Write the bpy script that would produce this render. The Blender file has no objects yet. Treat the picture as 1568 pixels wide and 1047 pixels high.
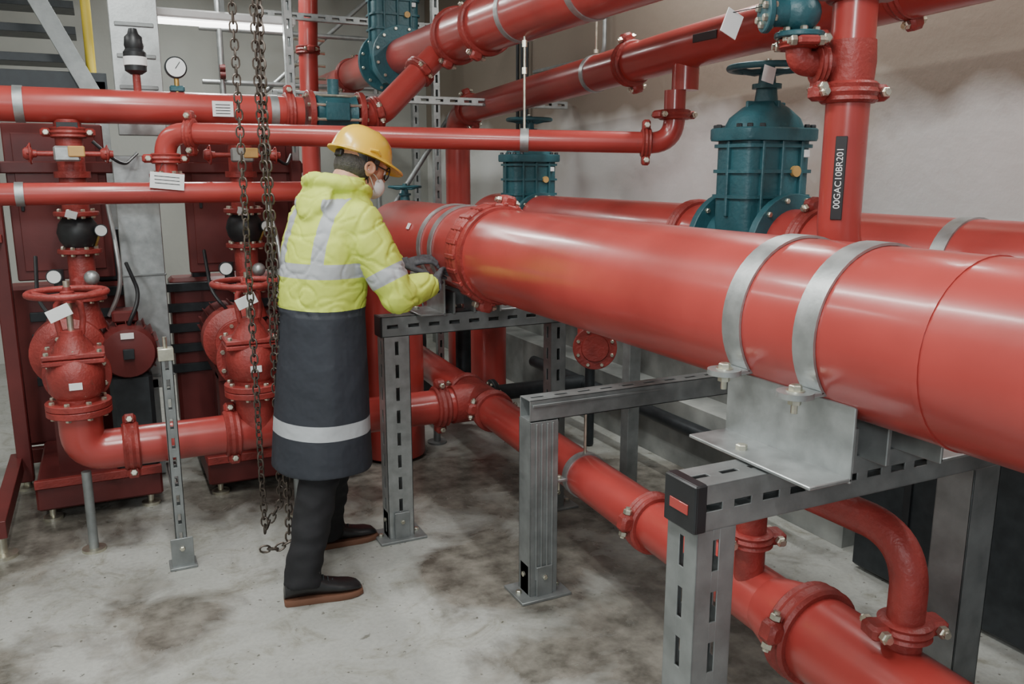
import bpy, bmesh, math, random
from mathutils import Vector as V, Matrix, noise
random.seed(4)
pi=math.pi
X=V((1,0,0));Y=V((0,1,0));Z=V((0,0,1))
# ------------------------------------------------ materials
def nn(t,ty,**k):
    n=t.nodes.new(ty)
    for a,b in k.items(): setattr(n,a,b)
    return n
def mat(name,col,rough=.5,metal=0,var=.12,scale=5,bump=0,bscale=60,rvar=.08,emit=0,coat=0,dirt=0):
    m=bpy.data.materials.new(name);m.use_nodes=True;t=m.node_tree
    p=t.nodes['Principled BSDF']
    tc=nn(t,'ShaderNodeTexCoord');no=nn(t,'ShaderNodeTexNoise');no.inputs['Scale'].default_value=scale;no.inputs['Detail'].default_value=6
    t.links.new(tc.outputs['Object'],no.inputs['Vector'])
    cr=nn(t,'ShaderNodeValToRGB');e=cr.color_ramp.elements
    e[0].position=.3;e[1].position=.7
    e[0].color=(*[c*(1-var) for c in col],1);e[1].color=(*[min(1,c*(1+var)) for c in col],1)
    t.links.new(no.outputs['Fac'],cr.inputs['Fac']);out=cr.outputs['Color']
    if dirt:
        # sparse scuffs and worn spots in the paint
        n3=nn(t,'ShaderNodeTexNoise');n3.inputs['Scale'].default_value=16;n3.inputs['Detail'].default_value=9;n3.inputs['Roughness'].default_value=.7
        t.links.new(tc.outputs['Object'],n3.inputs['Vector'])
        r3=nn(t,'ShaderNodeMapRange');r3.inputs['From Min'].default_value=.66;r3.inputs['From Max'].default_value=.74;r3.inputs['To Max'].default_value=dirt
        t.links.new(n3.outputs['Fac'],r3.inputs['Value'])
        x=nn(t,'ShaderNodeMix',data_type='RGBA');t.links.new(r3.outputs[0],x.inputs[0]);t.links.new(out,x.inputs[6]);x.inputs[7].default_value=(.12,.05,.04,1);out=x.outputs[2]
    t.links.new(out,p.inputs['Base Color'])
    mr=nn(t,'ShaderNodeMapRange');mr.inputs['To Min'].default_value=max(.03,rough-rvar);mr.inputs['To Max'].default_value=min(1,rough+rvar)
    t.links.new(no.outputs['Fac'],mr.inputs['Value']);t.links.new(mr.outputs['Result'],p.inputs['Roughness'])
    p.inputs['Metallic'].default_value=metal
    if coat: p.inputs['Coat Weight'].default_value=coat;p.inputs['Coat Roughness'].default_value=.14
    if emit:
        p.inputs['Emission Color'].default_value=(*col,1);p.inputs['Emission Strength'].default_value=emit
    if bump:
        n2=nn(t,'ShaderNodeTexNoise');n2.inputs['Scale'].default_value=bscale;n2.inputs['Detail'].default_value=5
        bp=nn(t,'ShaderNodeBump');bp.inputs['Strength'].default_value=bump;bp.inputs['Distance'].default_value=.01
        t.links.new(tc.outputs['Object'],n2.inputs['Vector']);t.links.new(n2.outputs['Fac'],bp.inputs['Height']);t.links.new(bp.outputs['Normal'],p.inputs['Normal'])
    return m
RED=mat('red_paint',(.36,.045,.039),.31,0,.16,3,.05,18,coat=.3,dirt=.5)
RED2=mat('red_cast_paint',(.26,.034,.029),.44,0,.3,9,.35,70,dirt=.6)
REDD=mat('dark_red_panel',(.12,.019,.018),.45,0,.25,4,.05)
TEAL=mat('teal_cast_paint',(.022,.092,.112),.44,0,.25,8,.25,60)
GALV=mat('galvanised_steel',(.40,.42,.42),.42,.75,.16,22,.05,90)
GALVD=mat('dull_zinc',(.25,.265,.265),.5,.6,.2,14,.08,60)
ZINC=mat('zinc_bolt',(.62,.6,.5),.35,.9,.2,30)
DARK=mat('dark_steel',(.035,.04,.044),.45,.5,.2,20)
CHAIN=mat('chain_steel',(.12,.1,.085),.45,.85,.35,40)
BLACK=mat('black_plastic',(.015,.016,.018),.45,0,.2,20)
WHITE=mat('white_label',(.75,.76,.76),.5,0,.04,20)
PAPERK=mat('label_black',(.012,.012,.014),.45,0,.1,20)
BRASS=mat('brass',(.5,.33,.1),.35,.8,.2,20)
TAN=mat('bronze_tag',(.5,.3,.1),.5,0,.1,20)
YEL=mat('yellow_paint',(.65,.5,.05),.45)
GLASS=mat('gauge_face',(.72,.74,.74),.15,0,.03)
# ------------------------------------------------ mesh builder
def perp(a):
    a=a.normalized();u=a.cross(Z if abs(a.z)<.9 else X).normalized()
    return u,a.cross(u).normalized()
def rnd(pts,rad,n=8):
    pts=[V(p) for p in pts];out=[pts[0]]
    for i in range(1,len(pts)-1):
        a,b,c=pts[i-1],pts[i],pts[i+1]
        r=min(rad,(a-b).length*.499,(c-b).length*.499)
        p=b+(a-b).normalized()*r;q=b+(c-b).normalized()*r
        for k in range(n+1):
            s=k/n;out.append(p*(1-s)**2+(b*.88+(p+q)*.06)*2*s*(1-s)+q*s*s)
    out.append(pts[-1]);return out
class B:
    def __init__(s,name,parent=None):
        s.name=name;s.bm=bmesh.new();s.mats=[];s.parent=parent
    def mi(s,m):
        if m not in s.mats:s.mats.append(m)
        return s.mats.index(m)
    def grid(s,rings,m,cap=True,closed=False):
        bm=s.bm;k=s.mi(m);vr=[[bm.verts.new(p) for p in r] for r in rings];n=len(rings[0])
        R=len(rings)
        for i in range(R if closed else R-1):
            a=vr[i];b=vr[(i+1)%R]
            for j in range(n):
                f=bm.faces.new((a[j],a[(j+1)%n],b[(j+1)%n],b[j]));f.material_index=k
        if cap and not closed:
            f=bm.faces.new(vr[0][::-1]);f.material_index=k
            f=bm.faces.new(vr[-1]);f.material_index=k
    def sweep(s,pts,r,m,n=20,cap=True,closed=False):
        pts=[V(p) for p in pts];N=len(pts)
        if not hasattr(r,'__len__'): r=[r]*N
        tg=[]
        for i in range(N):
            if closed:t=pts[(i+1)%N]-pts[i-1]
            else:t=pts[min(i+1,N-1)]-pts[max(i-1,0)]
            tg.append(t.normalized())
        u,_=perp(tg[0]);rings=[]
        for i in range(N):
            u=(u-tg[i]*u.dot(tg[i])).normalized();w=tg[i].cross(u)
            rings.append([pts[i]+(u*math.cos(2*pi*j/n)+w*math.sin(2*pi*j/n))*r[i] for j in range(n)])
        s.grid(rings,m,cap,closed)
    def cyl(s,a,b,r,m,n=20,r2=None):
        s.sweep([a,b],[r,r if r2 is None else r2],m,n)
    def lathe(s,p,ax,prof,m,n=28,rot=0,cap=True):
        p=V(p);ax=V(ax).normalized();u,w=perp(ax)
        s.grid([[p+ax*h+(u*math.cos(2*pi*j/n+rot)+w*math.sin(2*pi*j/n+rot))*max(r,.0004) for j in range(n)] for h,r in prof],m,cap)
    def box(s,c,size,m,rot=None,b=.002):
        c=V(c);hx,hy,hz=[q/2 for q in size];b=min(b,hx*.45,hy*.45,hz*.45);rot=rot or Matrix.Identity(3)
        def ring(z,a,d,e):
            P=[(a-e,-d),(a,-d+e),(a,d-e),(a-e,d),(-a+e,d),(-a,d-e),(-a,-d+e),(-a+e,-d)]
            return [c+rot@V((x,y,z)) for x,y in P]
        s.grid([ring(-hz,hx-b,hy-b,b*.6),ring(-hz+b,hx,hy,b),ring(hz-b,hx,hy,b),ring(hz,hx-b,hy-b,b*.6)],m)
    def ball(s,c,r,m,rot=None,n=16):
        c=V(c);rot=rot or Matrix.Identity(3)
        if not hasattr(r,'__len__'): r=(r,r,r)
        rings=[]
        for i in range(n//2+1):
            f=-pi/2+pi*i/(n//2);cf=max(math.cos(f),.01)
            rings.append([c+rot@V((r[0]*cf*math.cos(2*pi*j/n),r[1]*cf*math.sin(2*pi*j/n),r[2]*math.sin(f))) for j in range(n)])
        s.grid(rings,m)
    def torus(s,c,ax,R,r,m,N=28,n=8):
        u,w=perp(V(ax));c=V(c)
        s.sweep([c+(u*math.cos(2*pi*i/N)+w*math.sin(2*pi*i/N))*R for i in range(N)],r,m,n,closed=True)
    def bolt(s,p,ax,r=.011,h=.012,m=None,tail=0):
        m=m or ZINC;ax=V(ax).normalized();p=V(p)
        s.lathe(p,ax,[(-.002,r),(h*.8,r),(h,r*.8)],m,6)
        if tail: s.cyl(p-ax*tail,p,r*.5,m,8)
    def flange(s,p,ax,R,th,m,nb=8,bm_=None,br=.011):
        ax=V(ax).normalized();p=V(p);u,w=perp(ax)
        s.lathe(p-ax*th/2,ax,[(0,R-.003),(.003,R),(th-.003,R),(th,R-.003)],m,36)
        for i in range(nb):
            a=2*pi*(i+.5)/nb;q=p+(u*math.cos(a)+w*math.sin(a))*(R-.022)
            s.bolt(q+ax*th/2,ax,br,.012,bm_);s.bolt(q-ax*th/2,-ax,br,.012,bm_)
    def coupling(s,p,ax,r,m=None,ld=None,w=.06):
        m=m or RED2;ax=V(ax).normalized();p=V(p)
        s.lathe(p-ax*w/2,ax,[(0,r*1.0),(0,r+.012),(w*.12,r+.02),(w*.3,r+.016),(w*.5,r+.022),(w*.7,r+.016),(w*.88,r+.02),(w,r+.012),(w,r*1.0)],m,36)
        ld=V(ld) if ld else perp(ax)[0]
        ld=ld.normalized();t=ax.cross(ld)
        for q in (1,-1):
            c=p+ld*q*(r+.03);rot=Matrix((ld,t,ax)).transposed()
            s.box(c,(.05,.06,w*.8),m,rot,.012)
            s.cyl(c-t*.055,c+t*.055,.009,ZINC,8)
            s.bolt(c+t*.034,t,.015,.014);s.bolt(c-t*.034,-t,.015,.014)
    def ringfeat(s,p,ax,r,w,m,th=.004,n=40):
        p=V(p);ax=V(ax).normalized()
        s.lathe(p-ax*w/2,ax,[(0,r-.001),(0,r+th),(w,r+th),(w,r-.001)],m,n,cap=False)
    def wheel(s,c,ax,R,m,ns=5,r=None):
        r=r or R*.085;ax=V(ax).normalized();c=V(c);u,w=perp(ax)
        s.torus(c,ax,R,r,m,36,10)
        s.lathe(c-ax*.03,ax,[(0,.02),(.01,.028),(.035,.028),(.04,.018),(.055,.016)],m,12)
        for i in range(ns):
            a=2*pi*i/ns;d=u*math.cos(a)+w*math.sin(a)
            s.sweep([c+d*.015-ax*.012,c+d*R*.5-ax*.016,c+d*R],[r*.9,r*.75,r*.8],m,8)
    def strut(s,p0,p1,w,m,side=Y,slots=(1,1,1,1),sl=.055,pitch=.1,sw=.016,th=.004,w2=None):
        p0=V(p0);p1=V(p1);L=(p1-p0);ln=L.length;L.normalize();S=V(side).normalized();N=L.cross(S).normalized();w2=w2 or w
        k=0
        for nrm,wd,off,ww in ((S,N,w/2,w2),(-S,N,w/2,w2),(N,S,w2/2,w),(-N,S,w2/2,w)):
            rot=Matrix((L,wd,nrm)).transposed();c=(p0+p1)/2+nrm*(off-th/2)
            if slots[k]:
                a=(ww-sw)/2
                for q in(1,-1): s.box(c+wd*q*(sw/2+a/2),(ln,a,th),m,rot,.001)
                ns=max(1,int(ln/pitch));st=ln/ns
                for i in range(ns+1):
                    t0=max(-ln/2,-ln/2+i*st-(st-sl)/2);t1=min(ln/2,-ln/2+i*st+(st-sl)/2)
                    s.box(c+L*(t0+t1)/2,(t1-t0,sw+.002,th),m,rot,.0005)
            else: s.box(c,(ln,ww,th),m,rot,.001)
            k+=1
    def obj(s,me):
        for m in s.mats: me.materials.append(m)
        o=bpy.data.objects.new(s.name,me);bpy.context.scene.collection.objects.link(o)
        if s.parent:o.parent=s.parent
        return o
    def done(s,M=None,ang=38):
        if M: bmesh.ops.transform(s.bm,matrix=M,verts=s.bm.verts)
        bmesh.ops.recalc_face_normals(s.bm,faces=s.bm.faces)
        for f in s.bm.faces:f.smooth=True
        me=bpy.data.meshes.new(s.name);s.bm.to_mesh(me);s.bm.free()
        me.set_sharp_from_angle(angle=math.radians(ang))
        return s.obj(me)
    def fuse(s,voxel,it=4,M=None,fn=None):
        if M: bmesh.ops.transform(s.bm,matrix=M,verts=s.bm.verts)
        bmesh.ops.recalc_face_normals(s.bm,faces=s.bm.faces)
        me=bpy.data.meshes.new('t');s.bm.to_mesh(me);s.bm.free()
        o=bpy.data.objects.new('t',me);bpy.context.scene.collection.objects.link(o)
        r=o.modifiers.new('r','REMESH');r.mode='VOXEL';r.voxel_size=voxel
        if it:
            q=o.modifiers.new('s','SMOOTH');q.factor=.5;q.iterations=it
        bpy.context.view_layer.update()
        dg=bpy.context.evaluated_depsgraph_get()
        m2=bpy.data.meshes.new_from_object(o.evaluated_get(dg));bpy.data.objects.remove(o)
        m2.materials.clear()
        for p in m2.polygons:p.use_smooth=True;p.material_index=0
        if fn: fn(m2)
        m2.name=s.name
        return s.obj(m2)
def empty(name,loc=(0,0,0)):
    e=bpy.data.objects.new(name,None);bpy.context.scene.collection.objects.link(e);e.empty_display_size=.1
    return e
def text(parent,name,body,loc,size,xdir,ydir,m):
    c=bpy.data.curves.new(name,'FONT');c.body=body;c.size=size;c.align_x='CENTER';c.align_y='CENTER';c.extrude=.0004
    o=bpy.data.objects.new(name,c);bpy.context.scene.collection.objects.link(o)
    xd=V(xdir).normalized();yd=V(ydir).normalized();zd=xd.cross(yd)
    o.matrix_world=Matrix.Translation(V(loc))@Matrix((xd,yd,zd)).transposed().to_4x4()
    c.materials.append(m);o.parent=parent
# ------------------------------------------------ room
def floor_mat():
    m=bpy.data.materials.new('concrete_floor');m.use_nodes=True;t=m.node_tree;p=t.nodes['Principled BSDF'];L=t.links.new
    tc=nn(t,'ShaderNodeTexCoord')
    def noi(sc,det=8,ro=.6,dist=0):
        n=nn(t,'ShaderNodeTexNoise');n.inputs['Scale'].default_value=sc;n.inputs['Detail'].default_value=det;n.inputs['Roughness'].default_value=ro;n.inputs['Distortion'].default_value=dist;L(tc.outputs['Object'],n.inputs['Vector']);return n
    def ramp(src,stops):
        c=nn(t,'ShaderNodeValToRGB');e=c.color_ramp.elements
        while len(e)<len(stops):e.new(.5)
        for k,(a,col) in enumerate(stops):e[k].position=a;e[k].color=(*col,1)
        L(src,c.inputs['Fac']);return c
    def mix(f,a,b,bt='MIX'):
        x=nn(t,'ShaderNodeMix',data_type='RGBA',blend_type=bt)
        if isinstance(f,float):x.inputs[0].default_value=f
        else:L(f,x.inputs[0])
        L(a,x.inputs[6]) if not isinstance(a,tuple) else setattr(x.inputs[6],'default_value',a)
        L(b,x.inputs[7]) if not isinstance(b,tuple) else setattr(x.inputs[7],'default_value',b)
        return x.outputs[2]
    base=ramp(noi(1.6).outputs['Fac'],[(.3,(.29,.295,.27)),(.5,(.38,.385,.36)),(.72,(.44,.445,.42))])
    fine=ramp(noi(55,4).outputs['Fac'],[(.35,(.8,.8,.8)),(.6,(1,1,1))])
    c=mix(.6,base.outputs[0],fine.outputs[0],'MULTIPLY')
    speck=ramp(noi(38,2,.5).outputs['Fac'],[(.27,(.22,.2,.17)),(.31,(1,1,1))])
    c=mix(.85,c,speck.outputs[0],'MULTIPLY')
    chip=ramp(noi(9,5,.55,.4).outputs['Fac'],[(.27,(.3,.28,.24)),(.30,(1,1,1))])
    c=mix(.8,c,chip.outputs[0],'MULTIPLY')
    blot=ramp(noi(4.5,10,.7,1.2).outputs['Fac'],[(.3,(.5,.46,.39)),(.42,(.86,.85,.81)),(.5,(1,1,1))])
    c=mix(.85,c,blot.outputs[0],'MULTIPLY')
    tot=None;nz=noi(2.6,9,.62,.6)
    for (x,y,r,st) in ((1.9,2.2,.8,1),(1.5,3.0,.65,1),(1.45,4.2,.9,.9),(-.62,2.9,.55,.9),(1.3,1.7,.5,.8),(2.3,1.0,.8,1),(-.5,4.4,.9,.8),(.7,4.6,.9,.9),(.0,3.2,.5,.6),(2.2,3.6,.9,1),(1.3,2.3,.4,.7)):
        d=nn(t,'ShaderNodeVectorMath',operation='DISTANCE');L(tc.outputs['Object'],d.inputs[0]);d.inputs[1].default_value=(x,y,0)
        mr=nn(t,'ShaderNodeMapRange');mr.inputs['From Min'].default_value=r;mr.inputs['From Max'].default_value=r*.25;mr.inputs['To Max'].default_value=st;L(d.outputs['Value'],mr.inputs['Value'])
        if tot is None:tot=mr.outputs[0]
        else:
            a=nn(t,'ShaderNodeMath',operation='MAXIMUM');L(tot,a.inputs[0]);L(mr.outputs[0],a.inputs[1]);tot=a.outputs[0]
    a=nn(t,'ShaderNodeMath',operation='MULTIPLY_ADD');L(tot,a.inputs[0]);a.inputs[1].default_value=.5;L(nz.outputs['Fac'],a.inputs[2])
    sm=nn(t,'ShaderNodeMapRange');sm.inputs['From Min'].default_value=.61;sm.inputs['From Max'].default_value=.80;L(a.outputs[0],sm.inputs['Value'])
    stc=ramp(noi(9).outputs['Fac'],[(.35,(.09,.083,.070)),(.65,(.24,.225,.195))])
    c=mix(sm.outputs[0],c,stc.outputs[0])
    L(c,p.inputs['Base Color'])
    rr=nn(t,'ShaderNodeMapRange');rr.inputs['To Min'].default_value=.5;rr.inputs['To Max'].default_value=.26;L(sm.outputs[0],rr.inputs['Value']);L(rr.outputs[0],p.inputs['Roughness'])
    bp=nn(t,'ShaderNodeBump');bp.inputs['Strength'].default_value=.12;bp.inputs['Distance'].default_value=.01;L(noi(30).outputs['Fac'],bp.inputs['Height']);L(bp.outputs[0],p.inputs['Normal'])
    return m
def wall_mat(name,stops,sc=1.1):
    m=mat(name,(.6,.6,.6),.75,0,.1,sc,.15,25);t=m.node_tree
    cr=[n for n in t.nodes if n.type=='VALTORGB'][0];e=cr.color_ramp.elements
    while len(e)<len(stops):e.new(.5)
    for k,(a,c) in enumerate(stops):e[k].position=a;e[k].color=(*c,1)
    return m
WR=wall_mat('wall_plaster_warm',[(.33,(.62,.58,.50)),(.41,(.80,.81,.78)),(.6,(.88,.90,.89))],.9)
def upper_shade(m):
    # shade of overhead pipes painted in tan up high, white limewash below, ragged edge
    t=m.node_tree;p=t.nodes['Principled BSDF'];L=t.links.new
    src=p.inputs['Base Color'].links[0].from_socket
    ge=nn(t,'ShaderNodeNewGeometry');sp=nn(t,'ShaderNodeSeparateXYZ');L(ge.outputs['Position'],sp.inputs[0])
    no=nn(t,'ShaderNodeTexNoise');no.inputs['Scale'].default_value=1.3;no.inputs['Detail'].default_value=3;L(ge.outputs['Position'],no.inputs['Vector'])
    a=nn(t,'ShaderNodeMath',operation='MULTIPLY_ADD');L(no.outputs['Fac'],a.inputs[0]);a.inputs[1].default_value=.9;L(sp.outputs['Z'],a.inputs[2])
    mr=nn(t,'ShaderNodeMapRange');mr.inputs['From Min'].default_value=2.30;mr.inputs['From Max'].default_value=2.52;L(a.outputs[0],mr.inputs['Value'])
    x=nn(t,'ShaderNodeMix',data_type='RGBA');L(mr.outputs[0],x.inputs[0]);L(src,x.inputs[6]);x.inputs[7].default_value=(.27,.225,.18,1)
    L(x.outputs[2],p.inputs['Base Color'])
WB=wall_mat('wall_plaster_grey',[(.3,(.38,.39,.36)),(.7,(.53,.54,.50))],.8)
CON=wall_mat('plinth_concrete',[(.3,(.09,.095,.09)),(.5,(.20,.21,.20)),(.7,(.34,.35,.33))],3)
FL=floor_mat()
def slab(name,c,size,m):
    b=B(name);b.box(c,size,m,b=.001);return b.done()
slab('floor',(0,2.5,-.05),(7,13,.1),FL)
upper_shade(WR)
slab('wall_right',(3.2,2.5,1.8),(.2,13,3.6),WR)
slab('wall_back',(0,8.5,1.8),(6.2,.2,3.6),WB)
slab('wall_left',(-3.1,2.5,1.8),(.2,13,3.6),WB)
slab('ceiling',(0,2.5,3.65),(7,13,.1),WB)
slab('trim_1',(2.98,5.1,.19),(.24,5.2,.38),CON)
slab('trim_2',(3.08,3.5,.6),(.04,9.6,.7),CON)
ctk=B('added_dark_box')  # dark box added along the wall to darken the space under the pipes
ctk.box((2.9,.9,.42),(.3,2.9,.8),DARK,b=.01)
for k in range(5): ctk.box((2.742,-.3+k*.6,.42),(.012,.03,.78),BLACK)
ctk.box((2.9,.9,.83),(.32,2.92,.02),BLACK)
ctk.done()
# ------------------------------------------------ main pipe
PX,PZ,PR=1.45,1.325,.185
def strap(b,y,x=PX,z=PZ,r=PR,w=.05):
    pts=[];th=.006
    for i in range(37):
        a=pi*(-.2)+pi*1.4*i/36
        pts.append((math.cos(a),math.sin(a)))
    def ring(px,pz,nx,nz):
        return [V((x+px,y-w/2,z+pz)),V((x+px,y+w/2,z+pz)),V((x+px+nx*th,y+w/2,z+pz+nz*th)),V((x+px+nx*th,y-w/2,z+pz+nz*th))]
    b.grid([ring(c*(r+.001),s*(r+.001),c,s) for c,s in pts],GALV)
    for q in (1,-1):
        ez=z+math.sin(-.2*pi)*r-.004;ex=x+q*(r*.81+.052)
        b.lathe((ex,y,ez-.006),Z,[(0,w*.66),(.012,w*.66)],GALV,24)
        b.box((x+q*(r*.81+.02),y,ez),(.06,w,.012),GALV,b=.003)
        b.lathe((ex,y,ez+.006),Z,[(0,.019),(.003,.019)],ZINC,20)
        b.bolt((ex,y,ez+.009),Z,.014,.011,tail=.05)
        b.lathe((ex,y,ez-.022),Z,[(0,.014),(.014,.014)],ZINC,6)
mp=B('water_main_pipe')
mp.sweep(rnd([(PX,-.6,PZ),(PX,4.6,PZ),(PX,4.6,.02)],.28),PR,RED,48)
for y in (.98,):
    mp.ringfeat((PX,y,PZ),Y,PR,.012,RED,.0025)
mp.coupling((PX,3.14,PZ),Y,PR+.004,RED2,ld=V((.25,0,1)),w=.085)
for i in range(22):
    a=2*pi*i/22
    mp.box((PX+math.cos(a)*(PR+.020),3.14,PZ+math.sin(a)*(PR+.020)),(.014,.088,.02),RED2,Matrix.Rotation(-a,3,'Y'),.006)
mp.ringfeat((PX,3.08,PZ),Y,PR,.05,RED2,.012);mp.ringfeat((PX,3.20,PZ),Y,PR,.05,RED2,.012)
mp.box((PX-.17,3.74,PZ+.085),(.006,.03,.03),WHITE,Matrix.Rotation(.45,3,'Y'))
mp.done()
for ys in ((1.24,1.46),(3.42,3.56)):
    s_=B('pipe_saddle_clamp');nr=ys[0]<2
    for y in ys: strap(s_,y,w=.058 if nr else .04)
    y0,y1=(1.14,1.52) if nr else (3.38,3.60);ym=(y0+y1)/2
    for q in (1,-1):
        s_.box((PX+q*.135,ym,1.12),(.008,y1-y0,.16),GALV)
        s_.box((PX+q*.19,ym,1.048),(.115,y1-y0,.008),GALV)
    s_.box((PX,y1-.03,1.10),(.26,.008,.09),GALVD)
    s_.box((PX-.07,ym,1.085),(.012,y1-y0-.1,.1),GALVD);s_.box((PX+.03,ym,1.085),(.012,y1-y0-.1,.1),GALVD)
    s_.bolt((PX-.21,ym+.05,1.052),Z,.013,.012);s_.bolt((PX+.21,ym+.05,1.052),Z,.013,.012)
    s_.done()
def foot(b,x,y,w=.09):
    b.box((x,y,.006),(w+.12,w+.07,.012),GALVD)
    b.box((x,y-w/2-.006,.07),(w*.7,.008,.13),GALVD);b.box((x-w/2-.006,y,.07),(.008,w*.7,.13),GALVD)
    b.bolt((x+w/2+.035,y,.012),Z,.012,.012);b.bolt((x-w/2-.035,y,.012),Z,.012,.012)
    b.bolt((x,y-w/2-.01,.09),-Y,.01,.01);b.bolt((x-w/2-.01,y,.09),-X,.01,.01)
sf=B('strut_support_frame')
sf.strut((1.03,1.31,.99),(2.1,1.31,.99),.1,GALVD,side=Y,pitch=.075,sl=.045)
sf.strut((1.08,1.31,0.01),(1.08,1.31,.94),.1,GALVD,side=Y,pitch=.11,sl=.07)
sf.strut((1.93,1.31,0.01),(1.93,1.31,.94),.1,GALVD,side=Y,slots=(1,0,0,0),pitch=.11,sl=.07)
sf.box((1.026,1.31,.99),(.014,.104,.104),BLACK,b=.004);sf.box((1.036,1.31,.99),(.03,.1055,.1055),BLACK,b=.004)
sf.box((1.0185,1.31,.985),(.003,.06,.022),RED)
foot(sf,1.08,1.31);foot(sf,1.93,1.31);sf.done()
sf=B('strut_support_frame')
sf.strut((1.05,3.5,.995),(2.02,3.5,.995),.09,GALVD,side=Y,pitch=.09,sl=.05)
sf.strut((1.115,3.5,0.01),(1.115,3.5,.95),.09,GALV,side=Y,pitch=.1,sl=.06,w2=.12)
sf.strut((1.93,3.5,0.01),(1.93,3.5,.95),.08,GALVD,side=Y)
sf.box((1.048,3.5,.995),(.01,.092,.092),BLACK,b=.004)
foot(sf,1.115,3.5,.1);foot(sf,1.93,3.5);sf.done()
sf=B('strut_support_frame')
sf.strut((1.39,2.75,.77),(3.05,2.75,.77),.085,GALVD,side=Y,slots=(0,0,1,1))
sf.strut((1.45,2.75,.01),(1.45,2.75,.727),.1,GALVD,side=Y,slots=(0,0,0,1),w2=.12)
for q in (-.035,-.012,.012,.035): sf.box((1.45+q,2.697,.4),(.007,.006,.64),GALVD)
sf.box((1.7,2.703,.79),(.6,.006,.01),GALVD)
foot(sf,1.45,2.75,.1);sf.done()
sf=B('strut_post')
sf.strut((.185,3.62,.01),(.185,3.62,.93),.045,GALVD,side=Y,pitch=.08,sl=.045,sw=.014)
sf.box((.185,3.62,.006),(.11,.1,.012),GALVD);sf.box((.185,3.592,.07),(.09,.008,.13),GALVD);sf.bolt((.185,3.588,.09),-Y)
sf.cyl((.185,3.62,.9),(.185,3.62,1.0),.008,ZINC,8);sf.box((.185,3.62,.93),(.06,.055,.05),ZINC)
sf.strut((.185,3.645,.34),(.185,3.95,.34),.04,GALVD,side=X)
sf.done()
# ------------------------------------------------ second main (along wall) with valves
SX,SR,SZ=2.45,.155,1.36
sp=B('wall_side_main_pipe')
sp.sweep([(SX,-.6,SZ),(SX,2.5,SZ)],SR,RED,40);sp.sweep([(SX,2.9,SZ),(SX,4.62,SZ)],SR,RED,40)
sp.sweep(rnd([(SX,4.98,SZ),(SX,5.5,SZ),(SX,5.5,.02)],.25),SR,RED,40)
for y in (1.35,1.75): sp.ringfeat((SX,y,SZ),Y,SR,.05,GALV,.006)
sp.coupling((SX,2.36,SZ),Y,SR,RED2,ld=V((-.3,0,1)));sp.coupling((SX,3.1,SZ),Y,SR,RED2)
for y in (.3,3.6): sp.box((SX,y,.605),(.07,.07,1.2),GALVD)
sp.done()
def gate_valve(x,y,z,s=1.,name='teal_gate_valve',wh=True):
    b=B(name)
    for q in (1,-1):
        b.flange((x,y+q*.185*s,z),Y,.215*s,.035*s,TEAL,12)
        b.lathe((x,y+q*.17*s,z),-Y*q,[(0,.15*s),(.05*s,.14*s),(.12*s,.165*s)],TEAL,32)
    def rr(w,d,zz,e=.25,n=32):
        out=[]
        for j in range(n):
            a=2*pi*j/n;c,s_=math.cos(a),math.sin(a)
            out.append(V((x+w*math.copysign(abs(c)**e,c),y+d*math.copysign(abs(s_)**(e*1.5),s_),zz)))
        return out
    w=.17*s;d=.105*s
    b.grid([rr(w*.5,d,z-.17*s,.6),rr(w*.9,d*1.1,z-.08*s,.5),rr(w,d,z+.1*s),rr(w,d,z+.42*s)],TEAL)
    for zz in (.2,.3,.4): b.grid([rr(w+.012*s,d+.012*s,z+zz*s-.007*s),rr(w+.012*s,d+.012*s,z+zz*s+.007*s)],TEAL)
    for q in (-.1,0,.1): b.box((x+q*s,y,z+.27*s),(.014*s,2*d+.03*s,.3*s),TEAL,b=.004)
    for q in(1,-1): b.box((x+q*w,y,z+.27*s),(.03*s,.014*s,.3*s),TEAL,b=.004)
    b.grid([rr(w+.03*s,d+.03*s,z+.42*s,.35),rr(w+.033*s,d+.033*s,z+.43*s,.35),rr(w+.033*s,d+.033*s,z+.465*s,.35),rr(w+.028*s,d+.028*s,z+.47*s,.35)],TEAL)
    for j in range(12):
        a=2*pi*(j+.5)/12;c,s_=math.cos(a),math.sin(a)
        b.bolt((x+(w+.014*s)*math.copysign(abs(c)**.35,c),y+(d+.014*s)*math.copysign(abs(s_)**.5,s_),z+.47*s),Z,.012*s,.014*s,DARK)
    b.grid([rr(w*.98,d*.98,z+.465*s,.45),rr(w*.9,d*.9,z+.51*s,.6),rr(w*.6,d*.75,z+.55*s,.8),rr(.05*s,.05*s,z+.575*s,1),rr(.043*s,.043*s,z+.63*s,1)],TEAL)
    for q in (0,pi/2): b.box((x,y,z+.54*s),(.2*s if q==0 else .014*s,.014*s if q==0 else .16*s,.07*s),TEAL,b=.004)
    b.lathe((x,y,z+.625*s),Z,[(0,.058*s),(.018*s,.058*s),(.02*s,.035*s),(.06*s,.032*s)],TEAL,20)
    b.box((x-.03*s,y-d-.025*s,z+.44*s),(.075*s,.004,.02*s),PAPERK);b.lathe((x+.07*s,y-d-.001,z+.3*s),-Y,[(0,.022*s),(.018*s,.022*s)],TAN,16)
    b.box((x+.12*s,y-d-.012,z+.37*s),(.03*s,.01,.03*s),WHITE)
    if wh:
        b.cyl((x,y,z+.66*s),(x,y,z+.74*s),.013*s,ZINC,10)
        b.wheel((x,y,z+.705*s),Z,.15*s,TEAL,5)
    return b
g=gate_valve(SX,2.7,SZ);g.box((SX-.13,2.55,SZ+.66),(.06,.002,.06),WHITE,Matrix.Rotation(.2,3,'Y'));g.done()
gate_valve(SX,4.8,SZ-.02,.9).done()
gate_valve(2.1,6.2,.98,.8).done()
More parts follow.
